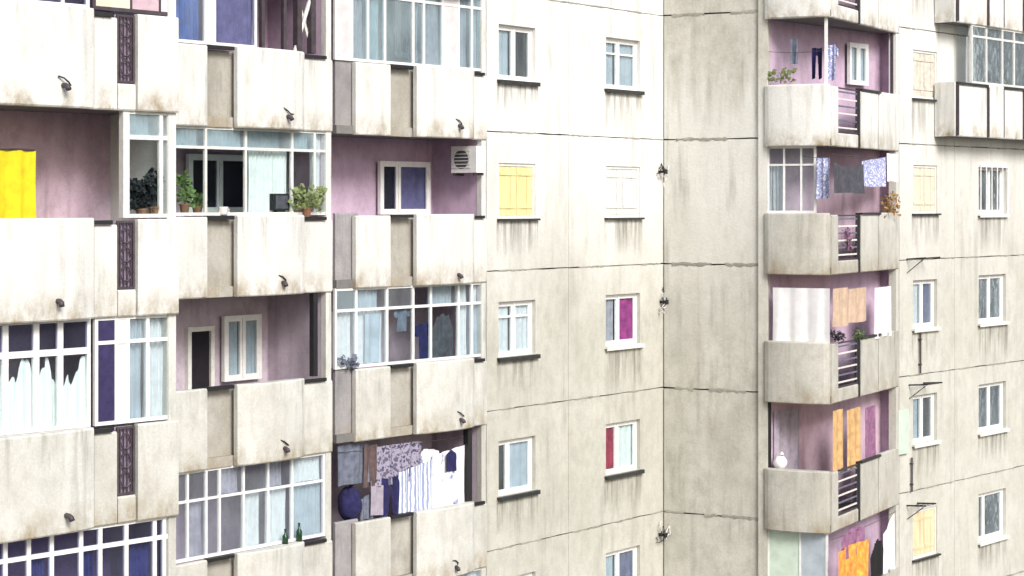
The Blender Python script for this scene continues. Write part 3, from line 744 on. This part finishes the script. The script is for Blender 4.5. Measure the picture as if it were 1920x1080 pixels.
# windows and doors set in the loggia back walls
def inner(fr, x0, y0, x1, y1, D, l, r, **k):
    u0, u1, z0, z1 = fr.rect(x0, y0, x1, y1, -D)
    w_ = window(fr, u0, u1, z0, z1, d=-D + 0.24, left=l, right=r, sill=False, interior=False, recess=0.09, cy=0.09, **k)
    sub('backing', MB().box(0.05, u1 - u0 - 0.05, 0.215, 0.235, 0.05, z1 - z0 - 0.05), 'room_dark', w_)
    return w_
inner(B3, 703, 303, 797, 402, D3, 'dark', 'curtain_grey', split=0.36, gl='glass_dark')
inner(B2, 343, 290, 460, 400, D2, 'dark', 'dark', gl='glass_dark')
inner(B2, 410, 590, 480, 712, D2, 'curtain_teal', 'curtain_teal', split=0.5)
inner(B3, 735, 0, 790, 110, D3, 'curtain_teal', 'dark')
inner(B2, 400, -30, 470, 82, D2, 'dark', 'dark')
inner(SB, 1583, 82, 1618, 160, 0.0, 'curtain_teal', 'curtain_teal', split=0.5)
for fr, D, (x0, y0, x1, y1) in ((B2, D2, (346, 612, 396, 790)), ):
    u0, u1, z0, z1 = fr.rect(x0, y0, x1, y1, -D)
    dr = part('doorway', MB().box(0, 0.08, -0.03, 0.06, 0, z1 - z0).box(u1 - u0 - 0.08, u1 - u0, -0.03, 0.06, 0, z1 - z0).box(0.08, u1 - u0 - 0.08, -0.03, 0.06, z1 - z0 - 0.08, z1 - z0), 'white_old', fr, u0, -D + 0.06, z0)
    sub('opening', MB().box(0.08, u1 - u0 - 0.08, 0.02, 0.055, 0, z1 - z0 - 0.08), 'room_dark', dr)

# posts and bars of the open loggias
def post(fr, x, n, d, r, mat='black', tilt=0.0):
    u = fr.u(x, d); z0, z1 = zk(n + 1 + TOP), zk(n + SLAB)
    return part('post', MB().box(-r, r, -r, r, 0, z1 - z0), mat, fr, u, d, z0)
post(B2, 588, 0, -0.05, 0.05); post(B3, 877, 1, -0.05, 0.06); post(B1, 233, -1, -0.06, 0.05, 'white_old')
for x, r in ((491, 0.035), (532, 0.035), (558, 0.055), (584, 0.055), (612, 0.03)): post(B2, x, -2, -0.06, r, 'steel')
post(S1, 1549, -2, -0.05, 0.03, 'white'); post(S2, 1672, -2, -0.05, 0.03, 'steel'); post(S1, 1443, 1, -0.04, 0.03, 'black')
u0 = B2.u(553, -0.06); zz = zk(-1 + TOP)
part('brace', MB().tube([(0, 0, 0.02), (B2.u(590, -0.06) - u0, 0, 1.2)], 0.035).tube([(B2.u(590, -0.06) - u0, 0.06, 0.02), (0, 0.06, 1.2)], 0.035), 'white_old', B2, u0, -0.06, zz)

# --- projecting glazed balconies at the top of the right-hand wall
TR = Fr(*RW.w(0, 0.55)[:2], *RW.w(1, 0.55)[:2])
ta, tb = TR.u(1792), TR.u(2000)
for n in (-4, -3, -2, -1):
    z0, h = zk(n + 0.395), 0.475 * H
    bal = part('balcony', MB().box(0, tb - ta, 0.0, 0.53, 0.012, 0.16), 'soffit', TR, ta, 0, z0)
    edges = [1793, 1850, 1878, 1917, 1960, 2000]
    for i, (x0, x1) in enumerate(zip(edges, edges[1:])):
        a, b = TR.u(x0) - ta, TR.u(x1) - ta
        link('parapet_panel', curved_panel(b - a - 0.02, h * (0.95 if i % 2 == 0 else 1.0), 0.08, 0.02 + 0.05 * (i % 2), 0.0, nseg=2).mesh('parapet_panel', 'parapet_right'), bal, (a, 0, 0))
        if i % 2 == 0:
            sub('rail', MB().box(a - 0.03, b, -0.06, 0.0, h * .955, h * .955 + 0.06), 'tin', bal)
            
            for q in (a - 0.03, b - 0.03): sub('edge_post', MB().box(q, q + 0.045, -0.075, 0.02, 0.02, h * .95), 'steel', bal)
    sub('side_panel', MB().box(-0.06, -0.0, 0.0, 0.53, 0, h), 'parapet_right', bal)
    if n < -1:
        gz = glazing(TR, 1822, 1998, n - 0.145, -0.02, [1850, 1880, 1902, 1950], [0.8], ['curtain', 'curtain_teal', 'curtain'], 'white_old', 0.05, 'glass')

# ------------------------------------------------------------------ things in and on the balconies
def thing(name, label, cat, fr, u, d, z, group=None):
    return tag(link(name, None, None, fr.w(u, d, z), fr.rz), label, cat, group)
def hang(name, label, cat, fr, box, d, mat, folds=3, amp=0.03, jag=None, group=None, top=0.5, seed=0):
    u0, u1, z0, z1 = fr.rect(*box, d)
    mb = cloth_mb(u1 - u0, z1 - z0, folds, amp, top, jag=jag, seed=seed)
    return tag(link(name, mb.mesh(name, mat, True), None, fr.w(u0, d, z1), fr.rz), label, cat, group)
def garment(name, label, cat, fr, box, d, mat, shape, group=None, seed=1):
    """garment cut from a folded cloth grid by an outline"""
    u0, u1, z0, z1 = fr.rect(*box, d); w, h = u1 - u0, z1 - z0
    nu, nz = 44, 52; mb = MB(); idx = {}
    rnd = random.Random(seed); ph = rnd.uniform(0, 6)
    def vid(i, j):
        if (i, j) not in idx:
            t, r = i / nu, j / nz
            idx[(i, j)] = len(mb.v)
            mb.v.append((w * t, 0.03 * sin(11 * t + ph + r) * (0.4 + r) + 0.012 * sin(25 * t), -h * r + 0.01 * sin(8 * t + ph)))
        return idx[(i, j)]
    for i in range(nu):
        for j in range(nz):
            if shape((i + .5) / nu, (j + .5) / nz): mb.f.append((vid(i, j), vid(i + 1, j), vid(i + 1, j + 1), vid(i, j + 1)))
    return tag(link(name, mb.mesh(name, mat, True), None, fr.w(u0, d, z1), fr.rz), label, cat, group)
shirt = lambda t, r: (abs(t - .5) < .30 and r > .04 * (abs(t - .5) < .1)) or (abs(t - .5) < .5 and r < .34 and r > abs(t - .5) * .5 - .12)
coat = lambda t, r: abs(t - .5) < .26 + .22 * min(1, r * 2.2) and not (r < .06 and abs(t - .5) > .12)
trousers = lambda t, r: r < .25 or abs(t - .5) > .05 + .06 * r
dress = lambda t, r: abs(t - .5) < .2 + .3 * r

def line(label, fr, x0, x1, y, d, sag=0.04):
    u0, u1 = fr.u(x0, d), fr.u(x1, d); z = fr.z((x0 + x1) / 2, y, d)
    pts = [((u1 - u0) * t / 10, 0, -sag * 4 * (t / 10) * (1 - t / 10)) for t in range(11)]
    return tag(link('clothes_line', MB().tube(pts, 0.006, 5).mesh('clothes_line', 'c_grey'), None, fr.w(u0, d, z), fr.rz), label, 'clothes line')

def plant(label, fr, x, y, d, width, height, leafmat, nleaf=60, pot=True, droop=0.3, seed=0):
    rnd = random.Random(seed)
    t = thing('potted_plant', label, 'plant', fr, fr.u(x, d), d, fr.z(x, y, d))
    ph = 0.0
    if pot:
        ph = 0.15
        sub('pot', MB().tube([(0, 0, 0), (0, 0, ph * .85), (0, 0, ph * .86), (0, 0, ph)], [0.06, 0.085, 0.095, 0.095], 10), 'pot', t)
    mb = MB(); st = MB()
    for i in range(nleaf):
        a = rnd.uniform(0, 2 * pi); rr = rnd.random() ** .6 * width / 2; hh = ph + rnd.uniform(0.1, 1.0) * (height - ph)
        x0, y0, z0 = rr * cos(a), rr * 0.6 * sin(a), hh - droop * rr
        L = rnd.uniform(0.06, 0.13); W = L * .38; dx, dz = cos(a + rnd.uniform(-.6, .6)), rnd.uniform(-.4, .8)
        px_, pz_ = -dz, dx
        yy = rnd.uniform(-.05, .05)
        mb.quad((x0, y0, z0), (x0 + dx * L * .5 + px_ * W, y0 - yy, z0 + dz * L * .5 + pz_ * W), (x0 + dx * L, y0 + yy, z0 + dz * L), (x0 + dx * L * .5 - px_ * W, y0 + yy, z0 + dz * L * .5 - pz_ * W))
        if i % 6 == 0: st.tube([(0, 0, ph * .9), (x0 * .5, y0 * .5, (z0 + ph) / 2 + .05), (x0, y0, z0)], 0.006, 4)
    sub('foliage', mb, leafmat, t); sub('stem', st, leafmat, t)
    return t

# nearest block, open loggia
hang('roller_blind', 'bright yellow blind hanging in the open loggia at the left edge', 'blind', B1, (-60, 281, 66, 424), -0.35, 'yellow', 3.5, 0.03, top=0.5, seed=3)
sub('rod', MB().tube([(-0.1, 0, 0.01), (0.98, 0, 0.01)], 0.018, 6), 'steel', bpy.data.objects['roller_blind'])
plant('bushy black-leaved plant in the glazed corner right of the yellow blind', B1, 266, 412, -0.2, 0.46, 0.52, 'leaf_dark', 420, True, 0.2, 3)
plant('tall thin dark plant stem beside the white glazing mullion', B1, 290, 408, -0.12, 0.18, 0.62, 'leaf_dark', 90, True, 0.1, 4)
plant('green pot plant behind glass, left of the dark inner windows', B2, 346, 400, -0.2, 0.22, 0.62, 'leaf', 90, True, 0.1, 5)
plant('low green pot plant in front of the left dark inner window', B2, 370, 404, -0.25, 0.3, 0.32, 'leaf', 50, True, 0.2, 6)
plant('spreading pale green plant at the right end of the glazed balcony', B2, 575, 406, 0.02, 0.66, 0.55, 'leaf_pale', 260, True, 0.35, 8)
t = thing('television', 'small black television on the glazed balcony before white curtain', 'television', B2, B2.u(524, -0.1), -0.095, zk(0 + TOP) + 0.05)
sub('casing', MB().box(-0.17, 0.17, -0.05, 0.06, 0.03, 0.31), 'black', t); sub('screen', MB().box(-0.14, 0.14, -0.056, -0.0505, 0.06, 0.28), 'c_grey', t); sub('stand', MB().box(-0.09, 0.09, -0.04, 0.05, -0.05, 0.03), 'black', t)
t = thing('enamel_pot', 'small white pot on the parapet below the dark inner windows', 'pot', B2, B2.u(418, -0.03), -0.03, zk(TOP) + 0.002)
sub('body', MB().tube([(0, 0, 0), (0, 0, 0.03), (0, 0, 0.13), (0, 0, 0.14)], [0.06, 0.08, 0.085, 0.09], 10), 'white', t, True)
sub('handle', MB().tube([(0.08, 0, 0.03), (0.13, 0, 0.05), (0.13, 0, 0.1), (0.08, 0, 0.12)], 0.01, 5), 'white', t)
# torn curtains behind the nearest glazed balcony
def torn(k, c=0.55):
    return lambda t: max(0.03, min(0.7, 0.26 + 0.14 * sin(4.2 * t + 2.3 * k) + 0.09 * sin(9.5 * t + 5 * k) + 0.05 * sin(21 * t + k)))
for i, (x0, x1, k, lab) in enumerate(((-70, 6, .9, 'torn white curtain at the far left edge of the nearest glazing'), (14, 66, 1.0, 'torn white curtain in the left pane of the nearest glazing'),
                                      (70, 112, 1.4, 'ragged white curtain in the middle pane of the nearest glazing'), (116, 166, 0.7, 'torn white curtain beside the dark purple panel'))):
    hang('torn_curtain', lab, 'curtain', B1, (x0, 664, x1, 822), -0.09, 'c_white', 3, 0.03, jag=torn(k), group='torn curtains of the nearest glazing', seed=i)
# second bay, lower glazing
for i, (x, hh, lab) in enumerate(((535, .24, 'squat green bottle on the balcony ledge, left of its pair'), (561, .30, 'taller green bottle on the balcony ledge, right of its pair'))):
    t = thing('bottle', lab, 'bottle', B2, B2.u(x, 0.03), 0.03, zk(2 + TOP) - 0.01)
    sub('body', MB().tube([(0, 0, 0), (0, 0, hh * .6), (0, 0, hh * .75), (0, 0, hh)], [0.05, 0.05, 0.02, 0.018], 8), 'bottle', t, True)
    sub('cap', MB().tube([(0, 0, hh), (0, 0, hh + .02)], 0.02, 8), 'black', t)
# air conditioner on the end wall of the third bay
ew = B3.w(E3 - 0.12, 0.0); EW = Fr(*B3.w(E3 - 0.13, -D3)[:2], *B3.w(E3 - 0.13, 0.05)[:2])
def aircon(label, fr, box, d):
    u0, u1, z0, z1 = fr.rect(*box, d); w, h = u1 - u0, z1 - z0
    t = thing('air_conditioner', label, 'air conditioner', fr, u0, d, z0)
    sub('casing', MB().box(0, w, 0, 0.26, 0, h), 'white', t)
    sub('fan_recess', MB().tube([(w * .4, -0.004, h * .5), (w * .4, 0.01, h * .5)], min(w, h) * .36, 20), 'c_grey', t)
    for i in range(6):
        z = h * (.18 + .128 * i); sub('grille_slat', MB().box(w * .05, w * .76, -0.014, -0.005, z, z + 0.014), 'white_old', t)
    for x in (0.05, w - 0.09): sub('bracket', MB().box(x, x + 0.04, 0.0, 0.27, -0.05, -0.002), 'steel', t)
    return t
aircon('white air conditioner hung high on the end wall beside the purple loggia', EW, (846, 274, 893, 324), 0.29)
plant('grey leafless plant on the parapet above the grey strip of the third bay', B3, 652, 694, 0.02, 0.4, 0.26, 'c_slate', 60, False, 0.2, 61)
plant('pale trailing plant at the left end of the upper corner parapet', S1, 1464, 152, -0.02, 0.5, 0.28, 'leaf_pale', 60, False, 0.3, 62)
# washing in the third bay
garment('coat', 'dark grey coat hanging behind the third bay glazing', 'coat', B3, (809, 588, 850, 674), -0.10, 'c_grey', coat, seed=3)
garment('jacket', 'dark navy jacket hanging left of the dark grey coat', 'jacket', B3, (776, 606, 808, 678), -0.10, 'c_navy', shirt, seed=4)
garment('blouse', 'small dark blouse under the glazing transom, left of the navy jacket', 'blouse', B3, (738, 578, 770, 622), -0.09, 'c_slate', shirt, seed=5)
hang('shirt', 'pale blue towel hanging in the left light of the third bay', 'towel', B3, (684, 588, 716, 680), -0.1, 'curtain_teal', 2, 0.03, seed=9)
line('clothes line strung across the open balcony full of dark and striped washing', B3, 632, 876, 832, -0.10)
LG = 'washing on the third bay line'
garment('blanket', 'grey blue blanket draped above the dark blue bundle', 'blanket', B3, (632, 832, 690, 908), -0.12, 'c_slate', lambda t, r: True, LG, 6)
hang('dark_sheet', 'dark patterned sheet hanging at the middle of the washing line', 'cloth', B3, (706, 832, 792, 905), -0.10, 'c_floral2', 5, 0.05, lambda t: 0.0, LG, seed=11)
hang('brown_towel', 'brown towel beside the grey blue blanket', 'towel', B3, (682, 834, 708, 912), -0.09, 'rod', 2, 0.03, None, LG, seed=12)
garment('trousers', 'dark navy trousers below the dark patterned sheet', 'trousers', B3, (716, 895, 752, 968), -0.07, 'c_navy', trousers, LG, 7)
hang('striped_sheet', 'blue and white striped sheet right of the navy trousers', 'sheet', B3, (748, 866, 812, 962), -0.05, 'c_stripe', 3, 0.035, lambda t: 0.16 - 0.16 * t, LG, seed=13)
hang('white_sheet', 'large white sheet with dark blue print beside the black post', 'sheet', B3, (812, 838, 872, 952), -0.06, 'c_print', 3, 0.04, lambda t: 0.10 - 0.10 * t, LG, seed=14)
u0, u1, z0, z1 = B3.rect(834, 842, 858, 882, -0.03)                         # the printed figure on the sheet is its own flat patch
hang('blue_rag', 'small dark blue rag pinned over the white sheet', 'rag', B3, (836, 842, 856, 884), -0.02, 'c_navy', 2, 0.015, lambda t: 0.5 * abs(t - .5), LG, seed=15)
hang('patterned_cloth', 'blue and white patterned cloth crowded behind the striped sheet', 'cloth', B3, (756, 846, 806, 900), -0.16, 'c_floral', 4, 0.04, lambda t: 0.1 * sin(5 * t) + .1, LG, seed=51)
hang('lavender_cloth', 'pale lavender cloth left of the navy trousers', 'cloth', B3, (694, 900, 720, 966), -0.08, 'curtain_grey', 2, 0.03, lambda t: 0.2 * t, LG, seed=52)
hang('blue_cloth', 'dark blue cloth crumpled right of the round laundry bundle', 'cloth', B3, (676, 918, 698, 974), -0.14, 'c_slate', 2, 0.03, lambda t: 0.3 - 0.2 * t, LG, seed=53)
garment('shirt', 'white shirt between the dark patterned sheet and the striped sheet', 'shirt', B3, (786, 842, 822, 896), -0.13, 'c_white', shirt, LG, 54)
# round dark blue bundle
def bundle(label, fr, x, y, d, rx, rz_, mat):
    t = thing('laundry_bundle', label, 'bundle', fr, fr.u(x, d), d, fr.z(x, y, d)); mb = MB(); nu, nv = 18, 12; rnd = random.Random(5)
    for j in range(nv + 1):
        for i in range(nu):
            a, b = 2 * pi * i / nu, pi * j / nv
            k = 1 + 0.07 * sin(3 * a + 2 * b) + 0.05 * sin(7 * a - 3 * b)
            mb.v.append((rx * k * sin(b) * cos(a), 0.8 * rx * k * sin(b) * sin(a), rz_ + rz_ * k * cos(b) * (1 if b < 1.8 else .9)))
    for j in range(nv):
        for i in range(nu): mb.f.append((j * nu + i, (j + 1) * nu + i, (j + 1) * nu + (i + 1) % nu, j * nu + (i + 1) % nu))
    sub('cloth', mb, mat, t, True)
    sub('knot', MB().tube([(0, 0, 2 * rz_ - .05), (0.02, -.02, 2 * rz_ + .03), (0.07, -.02, 2 * rz_ + .06)], [.05, .03, .045], 7), mat, t, True)
    return t
bundle('round dark blue laundry bundle on the parapet above the grey strip', B3, 655, 978, -0.24, 0.24, 0.31, 'c_navy')

# corner stack contents
line('clothes line across the top right corner balcony', S1, 1442, 1556, 95, -0.05)
garment('shirt', 'blue flowered shirt on the upper corner balcony', 'shirt', S1, (1545, 84, 1572, 150), -0.20, 'c_floral', shirt, seed=21)
garment('trousers', 'narrow dark trousers hanging on the upper corner balcony', 'trousers', S1, (1522, 90, 1542, 148), -0.18, 'c_navy', trousers, seed=22)
hang('towel', 'dark striped towel at the left of the upper corner balcony', 'towel', S1, (1482, 72, 1496, 120), -0.1, 'c_slate', 1, 0.02, seed=23)
line('clothes line carrying grey clothes on the middle corner balcony', S2, 1560, 1680, 292, 0.12)
line('clothes line behind the white mullions of the middle corner balcony', S1, 1505, 1557, 292, 0.10)
hang('blanket', 'dark grey blanket drooping across the middle corner balcony', 'blanket', S2, (1562, 306, 1618, 362), 0.16, 'c_grey', 3, 0.05, lambda t: 0.14 * sin(pi * t), seed=24)
hang('flowered_sheet', 'blue flowered sheet right of the dark grey blanket', 'sheet', S2, (1616, 292, 1664, 350), 0.14, 'c_floral', 3, 0.05, lambda t: 0.2 - 0.2 * t, seed=25)
hang('white_towel', 'white towel at the right end of the corner washing line', 'towel', S2, (1662, 288, 1682, 340), 0.14, 'c_white', 1, 0.03, seed=26)
hang('denim_sheet', 'pale blue sheet left of the dark grey blanket', 'sheet', S1, (1530, 296, 1556, 372), 0.10, 'c_floral', 2, 0.03, seed=27)
plant('dry ochre plant on the corner parapet below the flowered sheet', S2, 1668, 398, 0.02, 0.75, 0.48, 'c_ochre', 160, False, 0.5, 28)
plant('low dark plant in the gap of the corner parapet', S2, 1590, 470, 0.02, 0.3, 0.5, 'c_violet', 60, False, 0.1, 29)
hang('white_bedsheet', 'wide white bedsheet covering the lower corner balcony', 'sheet', S1, (1449, 540, 1556, 642), 0.04, 'c_white', 3, 0.025, None, seed=30)
hang('peach_curtain', 'left peach curtain above the ladder-like grille', 'curtain', S2, (1562, 540, 1590, 612), 0.03, 'peach', 2, 0.03, seed=31)
hang('peach_curtain', 'right peach curtain above the ladder-like grille', 'curtain', S2, (1592, 540, 1624, 604), 0.03, 'peach', 2, 0.03, seed=32)
hang('white_curtain', 'narrow white curtain right of the peach pair', 'curtain', S2, (1640, 538, 1670, 632), 0.03, 'c_white', 2, 0.03, seed=33)
plant('small dark trailing plant on the corner parapet below the peach curtains', S2, 1572, 640, 0.05, 0.45, 0.22, 'leaf_dark', 70, False, 0.2, 34)
plant('little green plant on the corner parapet right of the dark trailing plant', S2, 1612, 636, 0.05, 0.5, 0.25, 'leaf', 50, False, 0.2, 35)
hang('orange_curtain', 'left orange curtain of the corner balcony below the white bedsheet', 'curtain', S2, (1562, 768, 1582, 880), -0.06, 'orange', 2, 0.03, seed=36)
hang('orange_curtain', 'right orange curtain of the corner balcony below the white bedsheet', 'curtain', S2, (1588, 766, 1612, 878), -0.06, 'orange', 2, 0.03, seed=37)
hang('purple_curtain', 'dusty purple curtain right of the orange pair', 'curtain', S2, (1622, 762, 1640, 872), -0.06, 'c_violet', 1, 0.03, seed=38)
hang('grey_curtain', 'grey curtain left of the orange pair on the corner balcony', 'curtain', SB, (1452, 768, 1500, 890), 0.06, 'curtain_grey', 3, 0.03, seed=45)
bundle('white plastic bag of washing on the lowest visible corner parapet', S1, 1463, 882, -0.08, 0.15, 0.16, 'c_white')
hang('violet_cloth', 'pink violet cloth above the orange yellow one on the lowest corner balcony', 'cloth', S2, (1580, 988, 1622, 1040), 0.18, 'c_violet', 3, 0.05, lambda t: 0.3 * abs(t - .5), seed=39)
hang('orange_quilt', 'orange and yellow quilt on the lowest corner balcony', 'quilt', S2, (1572, 1018, 1630, 1110), 0.22, 'c_fire', 3, 0.05, lambda t: 0.12 * abs(t - .4), seed=40)
garment('coat', 'black coat hanging right of the orange yellow quilt', 'coat', S2, (1632, 1012, 1658, 1080), 0.14, 'c_black', coat, seed=41)
hang('long_white_towel', 'long white towel right of the black coat', 'towel', S2, (1656, 966, 1676, 1070), 0.14, 'c_white', 1, 0.03, lambda t: .3 - .3 * t, seed=42)
line('clothes line under the lowest corner balcony slab', S2, 1560, 1680, 985, 0.17)
# curtains in the windows of the plain wall
r = hrect(MW, 1136, 1200, 0); w_ = (r[1] - r[0])
tag(link('magenta_curtain', cloth_mb(w_ * .52, 1.0, 3, 0.02, .8, seed=4).mesh('magenta_curtain', 'magenta', True), None, MW.w(r[0] + w_ * .46, -0.145, r[3] - 0.05), MW.rz), 'bright magenta curtain in the white window of the plain wall', 'curtain')
r = hrect(MW, 1136, 1200, 1)
tag(link('pink_curtain', cloth_mb(w_ * .40, 1.0, 3, 0.02, .8, seed=5).mesh('pink_curtain', 'pinkc', True), None, MW.w(r[0] + 0.04, -0.145, r[3] - 0.05), MW.rz), 'dark pink curtain in the window below the magenta curtain', 'curtain')

# cable clusters and drying racks fixed to the walls
def cables(label, fr, x, y, d=0.0, seed=0):
    rnd = random.Random(seed)
    t = thing('cable_cluster', label, 'cable', fr, fr.u(x, d), d, fr.z(x, y, d))
    sub('bracket', MB().box(-0.03, 0.03, -0.16, 0.0, -0.03, 0.03).box(-0.05, 0.05, -0.19, -0.16, -0.05, 0.05), 'black', t)
    for i in range(6):
        p = (0, -0.15, 0); pts = [p]
        for k in range(6):
            p = (p[0] + rnd.uniform(-.09, .09), max(-.24, min(-.03, p[1] + rnd.uniform(-.04, .05))), p[2] + rnd.uniform(-.10, .11)); pts.append(p)
        sub('cable', MB().tube(pts, 0.011, 5), 'white' if i % 2 else 'tin', t, True)
cables('small dark bracket with cables beside the shuttered window near the inner corner', MW, 1236, 322, 0, 1)
cables('white and dark cable tangle right of the magenta curtain window', MW, 1238, 566, 0, 2)
cables('white and dark cable tangle low in the inner corner above the lowest windows', MW, 1236, 1002, 0, 3)
def rack(label, fr, x, y, d=0.0, w=0.55, seed=0):
    rnd = random.Random(seed)
    t = thing('drying_rack', label, 'drying rack', fr, fr.u(x, d), d, fr.z(x, y, d))
    sub('arm', MB().tube([(0, 0.0, 0), (0, -0.5, 0.04)], 0.02, 6), 'black', t); sub('arm', MB().tube([(w, 0.0, 0), (w, -0.5, 0.04)], 0.02, 6), 'black', t)
    for k in range(4): sub('wire', MB().tube([(0, -0.12 - .12 * k, 0.01 * k), (w, -0.12 - .12 * k, 0.01 * k)], 0.008, 5), 'steel', t)
    sub('brace', MB().tube([(0, -0.02, -0.32), (0, -0.44, 0.0)], 0.012, 5), 'steel', t)
rack('metal drying rack on the right wall above the blue curtained window', RW, 1700, 486, 0, .7, 1)
rack('metal drying rack on the right wall above the lower white framed window', RW, 1704, 722, 0, .7, 2)
rack('metal drying rack on the right wall above the peach shutters', RW, 1700, 948, 0, .5, 3)
for x, y0, y1, lab in ((1726, 622, 700, 'thin drain pipe below the blue curtained window of the right wall'), (1710, 858, 922, 'short dark drain pipe above the peach shutters')):
    u = RW.u(x, 0.05); za, zb = RW.z(x, y1, 0.05), RW.z(x, y0, 0.05)
    t = thing('drain_pipe', lab, 'pipe', RW, u, 0.05, za)
    sub('pipe', MB().tube([(0, 0, 0), (0, 0, zb - za)], 0.022, 7), 'steel', t)
    for f in (.2, .8): sub('clamp', MB().box(-0.03, 0.03, -0.028, 0.05, (zb - za) * f, (zb - za) * f + 0.03), 'tin', t)

u0, u1, z0, z1 = RW.rect(1677, 768, 1704, 852, 0.08)
t = thing('board', 'pale green board leaning beside the corner balcony with orange curtains', 'board', RW, u0, 0.08, z0)
sub('sheet', MB().box(0, u1 - u0, 0, 0.02, 0, z1 - z0), 'mint', t)
sub('batten', MB().box(0.02, u1 - u0 - 0.02, 0.021, 0.045, 0.1, 0.15), 'white_old', t)
